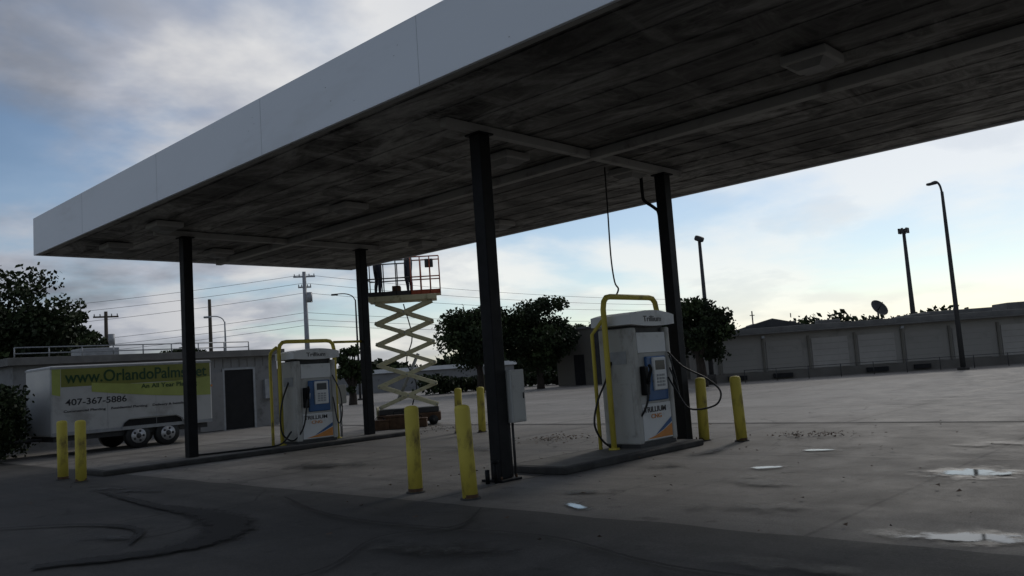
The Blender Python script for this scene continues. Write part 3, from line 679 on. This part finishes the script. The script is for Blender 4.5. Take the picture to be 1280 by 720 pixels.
x,y=az(30.9,40); tree("oak_tree",x,y,4.35,3.7,3.1,42,0.10,240,6)
x,y=az(33.4,50); tree("oak_tree",x,y,4.6,3.4,3.4,30,0.11,190,9)
x,y=az(54.6,50); tree("oak_tree",x,y,3.4,2.4,2.6,22,0.11,150,7)
x,y=az(64.8,62); tree("oak_tree",x,y,4.8,3.4,2.6,24,0.13,150,8)
def massf(name,pts,hgt,wid,n,leaf=0.2,seed=1):
    rnd=random.Random(seed); V=[];F=[];MI=[]
    P=[Vector((*p,0)) for p in pts]
    segs=[(P[i],P[i+1]) for i in range(len(P)-1)]; tot=sum((b-a).length for a,b in segs)
    for _ in range(n):
        t=rnd.random()*tot
        for a,b in segs:
            l=(b-a).length
            if t<=l: q=a.lerp(b,t/l); break
            t-=l
        hh=hgt*(0.6+0.9*abs(noise.noise(q*0.22+Vector((seed,0,0))))+0.25*noise.noise(q*0.9))
        q=q+Vector((rnd.gauss(0,wid),rnd.gauss(0,wid),hh*math.sqrt(rnd.random())))
        leafq(V,F,q,leaf*rnd.uniform(.6,1.5),rnd); MI.append(rnd.choice((0,0,1,1,2)))
    return mesh(name,V,F,M_leafd,None,MI)
massf("distant_trees",[az(80,95),az(60,95),az(50,95),az(40,100),az(30,110)],3.2,1.0,16000,0.4,3)
massf("distant_trees",[az(26,130),az(18,125),az(10,120),az(0,110)],5.0,1.0,9000,0.4,5)
massf("hedge",[az(49.5,60),az(44,66),az(39.5,64)],1.5,0.5,7000,0.16,6)
massf("hedge",[(4.2,22.8),(5.9,23.3),(6.85,25.8),(7.2,27.2)],1.9,0.28,14000,0.055,8)

# ------------------------------------------------------------ sky and sun
SUN_AZ,SUN_EL=12.0,29.0
sd_=Vector((math.cos(rad(SUN_EL))*math.cos(rad(SUN_AZ)),math.cos(rad(SUN_EL))*math.sin(rad(SUN_AZ)),math.sin(rad(SUN_EL))))
w=bpy.data.worlds.new("World"); S.world=w; w.use_nodes=True; nt=w.node_tree; nt.nodes.clear(); L=nt.links.new
out=node(nt,"ShaderNodeOutputWorld"); bgA=node(nt,"ShaderNodeBackground"); bgB=node(nt,"ShaderNodeBackground"); mx=node(nt,"ShaderNodeMixShader")
sky=node(nt,"ShaderNodeTexSky"); sky.sky_type='NISHITA'; sky.sun_disc=False; sky.sun_elevation=rad(SUN_EL); sky.sun_rotation=rad(90-SUN_AZ); sky.dust_density=0.2; sky.air_density=1.0; sky.ozone_density=2.5
L(sky.outputs[0],bgA.inputs[0]); bgA.inputs[1].default_value=0.088
tc=node(nt,"ShaderNodeTexCoord"); sp=node(nt,"ShaderNodeSeparateXYZ"); L(tc.outputs['Generated'],sp.inputs[0])
def M(op,a,b=None,c=None,clamp=False):
    n=node(nt,"ShaderNodeMath",operation=op,use_clamp=clamp)
    for i,v in enumerate((a,b,c)):
        if v is None: continue
        if isinstance(v,(int,float)): n.inputs[i].default_value=v
        else: L(v,n.inputs[i])
    return n.outputs[0]
zz=M('ADD',M('MAXIMUM',sp.outputs[2],0.0),0.2)
cv=node(nt,"ShaderNodeCombineXYZ"); L(M('DIVIDE',sp.outputs[0],zz),cv.inputs[0]); L(M('DIVIDE',sp.outputs[1],zz),cv.inputs[1])
def nz(s,d,r,off=(0,0,0),dist=0.0):
    mp=node(nt,"ShaderNodeMapping"); mp.inputs['Location'].default_value=off; L(cv.outputs[0],mp.inputs[0])
    n=node(nt,"ShaderNodeTexNoise",i_Scale=s,i_Detail=float(d),i_Roughness=r,i_Distortion=dist); L(mp.outputs[0],n.inputs['Vector']); return n.outputs[0]
n1=nz(0.95,7,0.53,(1.3,4.2,0),0.15); n2=nz(1.5,6,0.55,(7.1,2.2,3),0.1)
def MR(v,a,b,c,d):
    n=node(nt,"ShaderNodeMapRange",interpolation_type='SMOOTHSTEP'); L(v,n.inputs[0])
    for i,x in enumerate((a,b,c,d)): n.inputs[i+1].default_value=x
    return n.outputs[0]
mask=MR(n1,0.40,0.57,0.15,0.95)
dt=node(nt,"ShaderNodeVectorMath",operation='DOT_PRODUCT'); L(tc.outputs['Generated'],dt.inputs[0]); dt.inputs[1].default_value=sd_
glow=MR(dt.outputs['Value'],0.45,0.95,0.0,0.85)
# cloud cover breaks up towards the sun side
mask=M('MULTIPLY',mask,MR(dt.outputs['Value'],0.55,0.95,1.0,0.62))
br=M('ADD',M('MULTIPLY',MR(n2,0.36,0.64,0.0,1.0),0.5),glow,clamp=True)
cr=node(nt,"ShaderNodeValToRGB"); L(br,cr.inputs[0]); e=cr.color_ramp.elements
e[0].position=0; e[0].color=(0.165,0.18,0.215,1); e[1].position=1; e[1].color=(1.0,0.96,0.89,1)
q=e.new(0.45); q.color=(0.44,0.455,0.51,1)
L(cr.outputs[0],bgB.inputs[0]); bgB.inputs[1].default_value=1.0
L(mask,mx.inputs[0]); L(bgA.outputs[0],mx.inputs[1]); L(bgB.outputs[0],mx.inputs[2]); L(mx.outputs[0],out.inputs[0])
sl=bpy.data.lights.new("sun",'SUN'); sl.energy=0.85; sl.angle=rad(10); sl.color=(1,0.95,0.88)
so=bpy.data.objects.new("sun",sl); COL.objects.link(so); so.rotation_euler=(-sd_).to_track_quat('-Z','Y').to_euler()

# ------------------------------------------------------------ camera
yaw,pit,rol=rad(43.31),rad(5.57),rad(-3.97)
F_=Vector((math.cos(yaw)*math.cos(pit),math.sin(yaw)*math.cos(pit),math.sin(pit))); Rt=Vector((math.sin(yaw),-math.cos(yaw),0)); U=Rt.cross(F_)
R2=Rt*math.cos(rol)+U*math.sin(rol); U2=-Rt*math.sin(rol)+U*math.cos(rol)
cam=bpy.data.objects.new("camera",bpy.data.cameras.new("camera")); COL.objects.link(cam)
mw=Matrix((R2,U2,-F_)).transposed().to_4x4(); mw.translation=Vector((0,0,1.45)); cam.matrix_world=mw
cam.data.sensor_width=36; cam.data.lens=1035/1280*36; cam.data.clip_end=6000; cam.data.clip_start=0.1
S.camera=cam
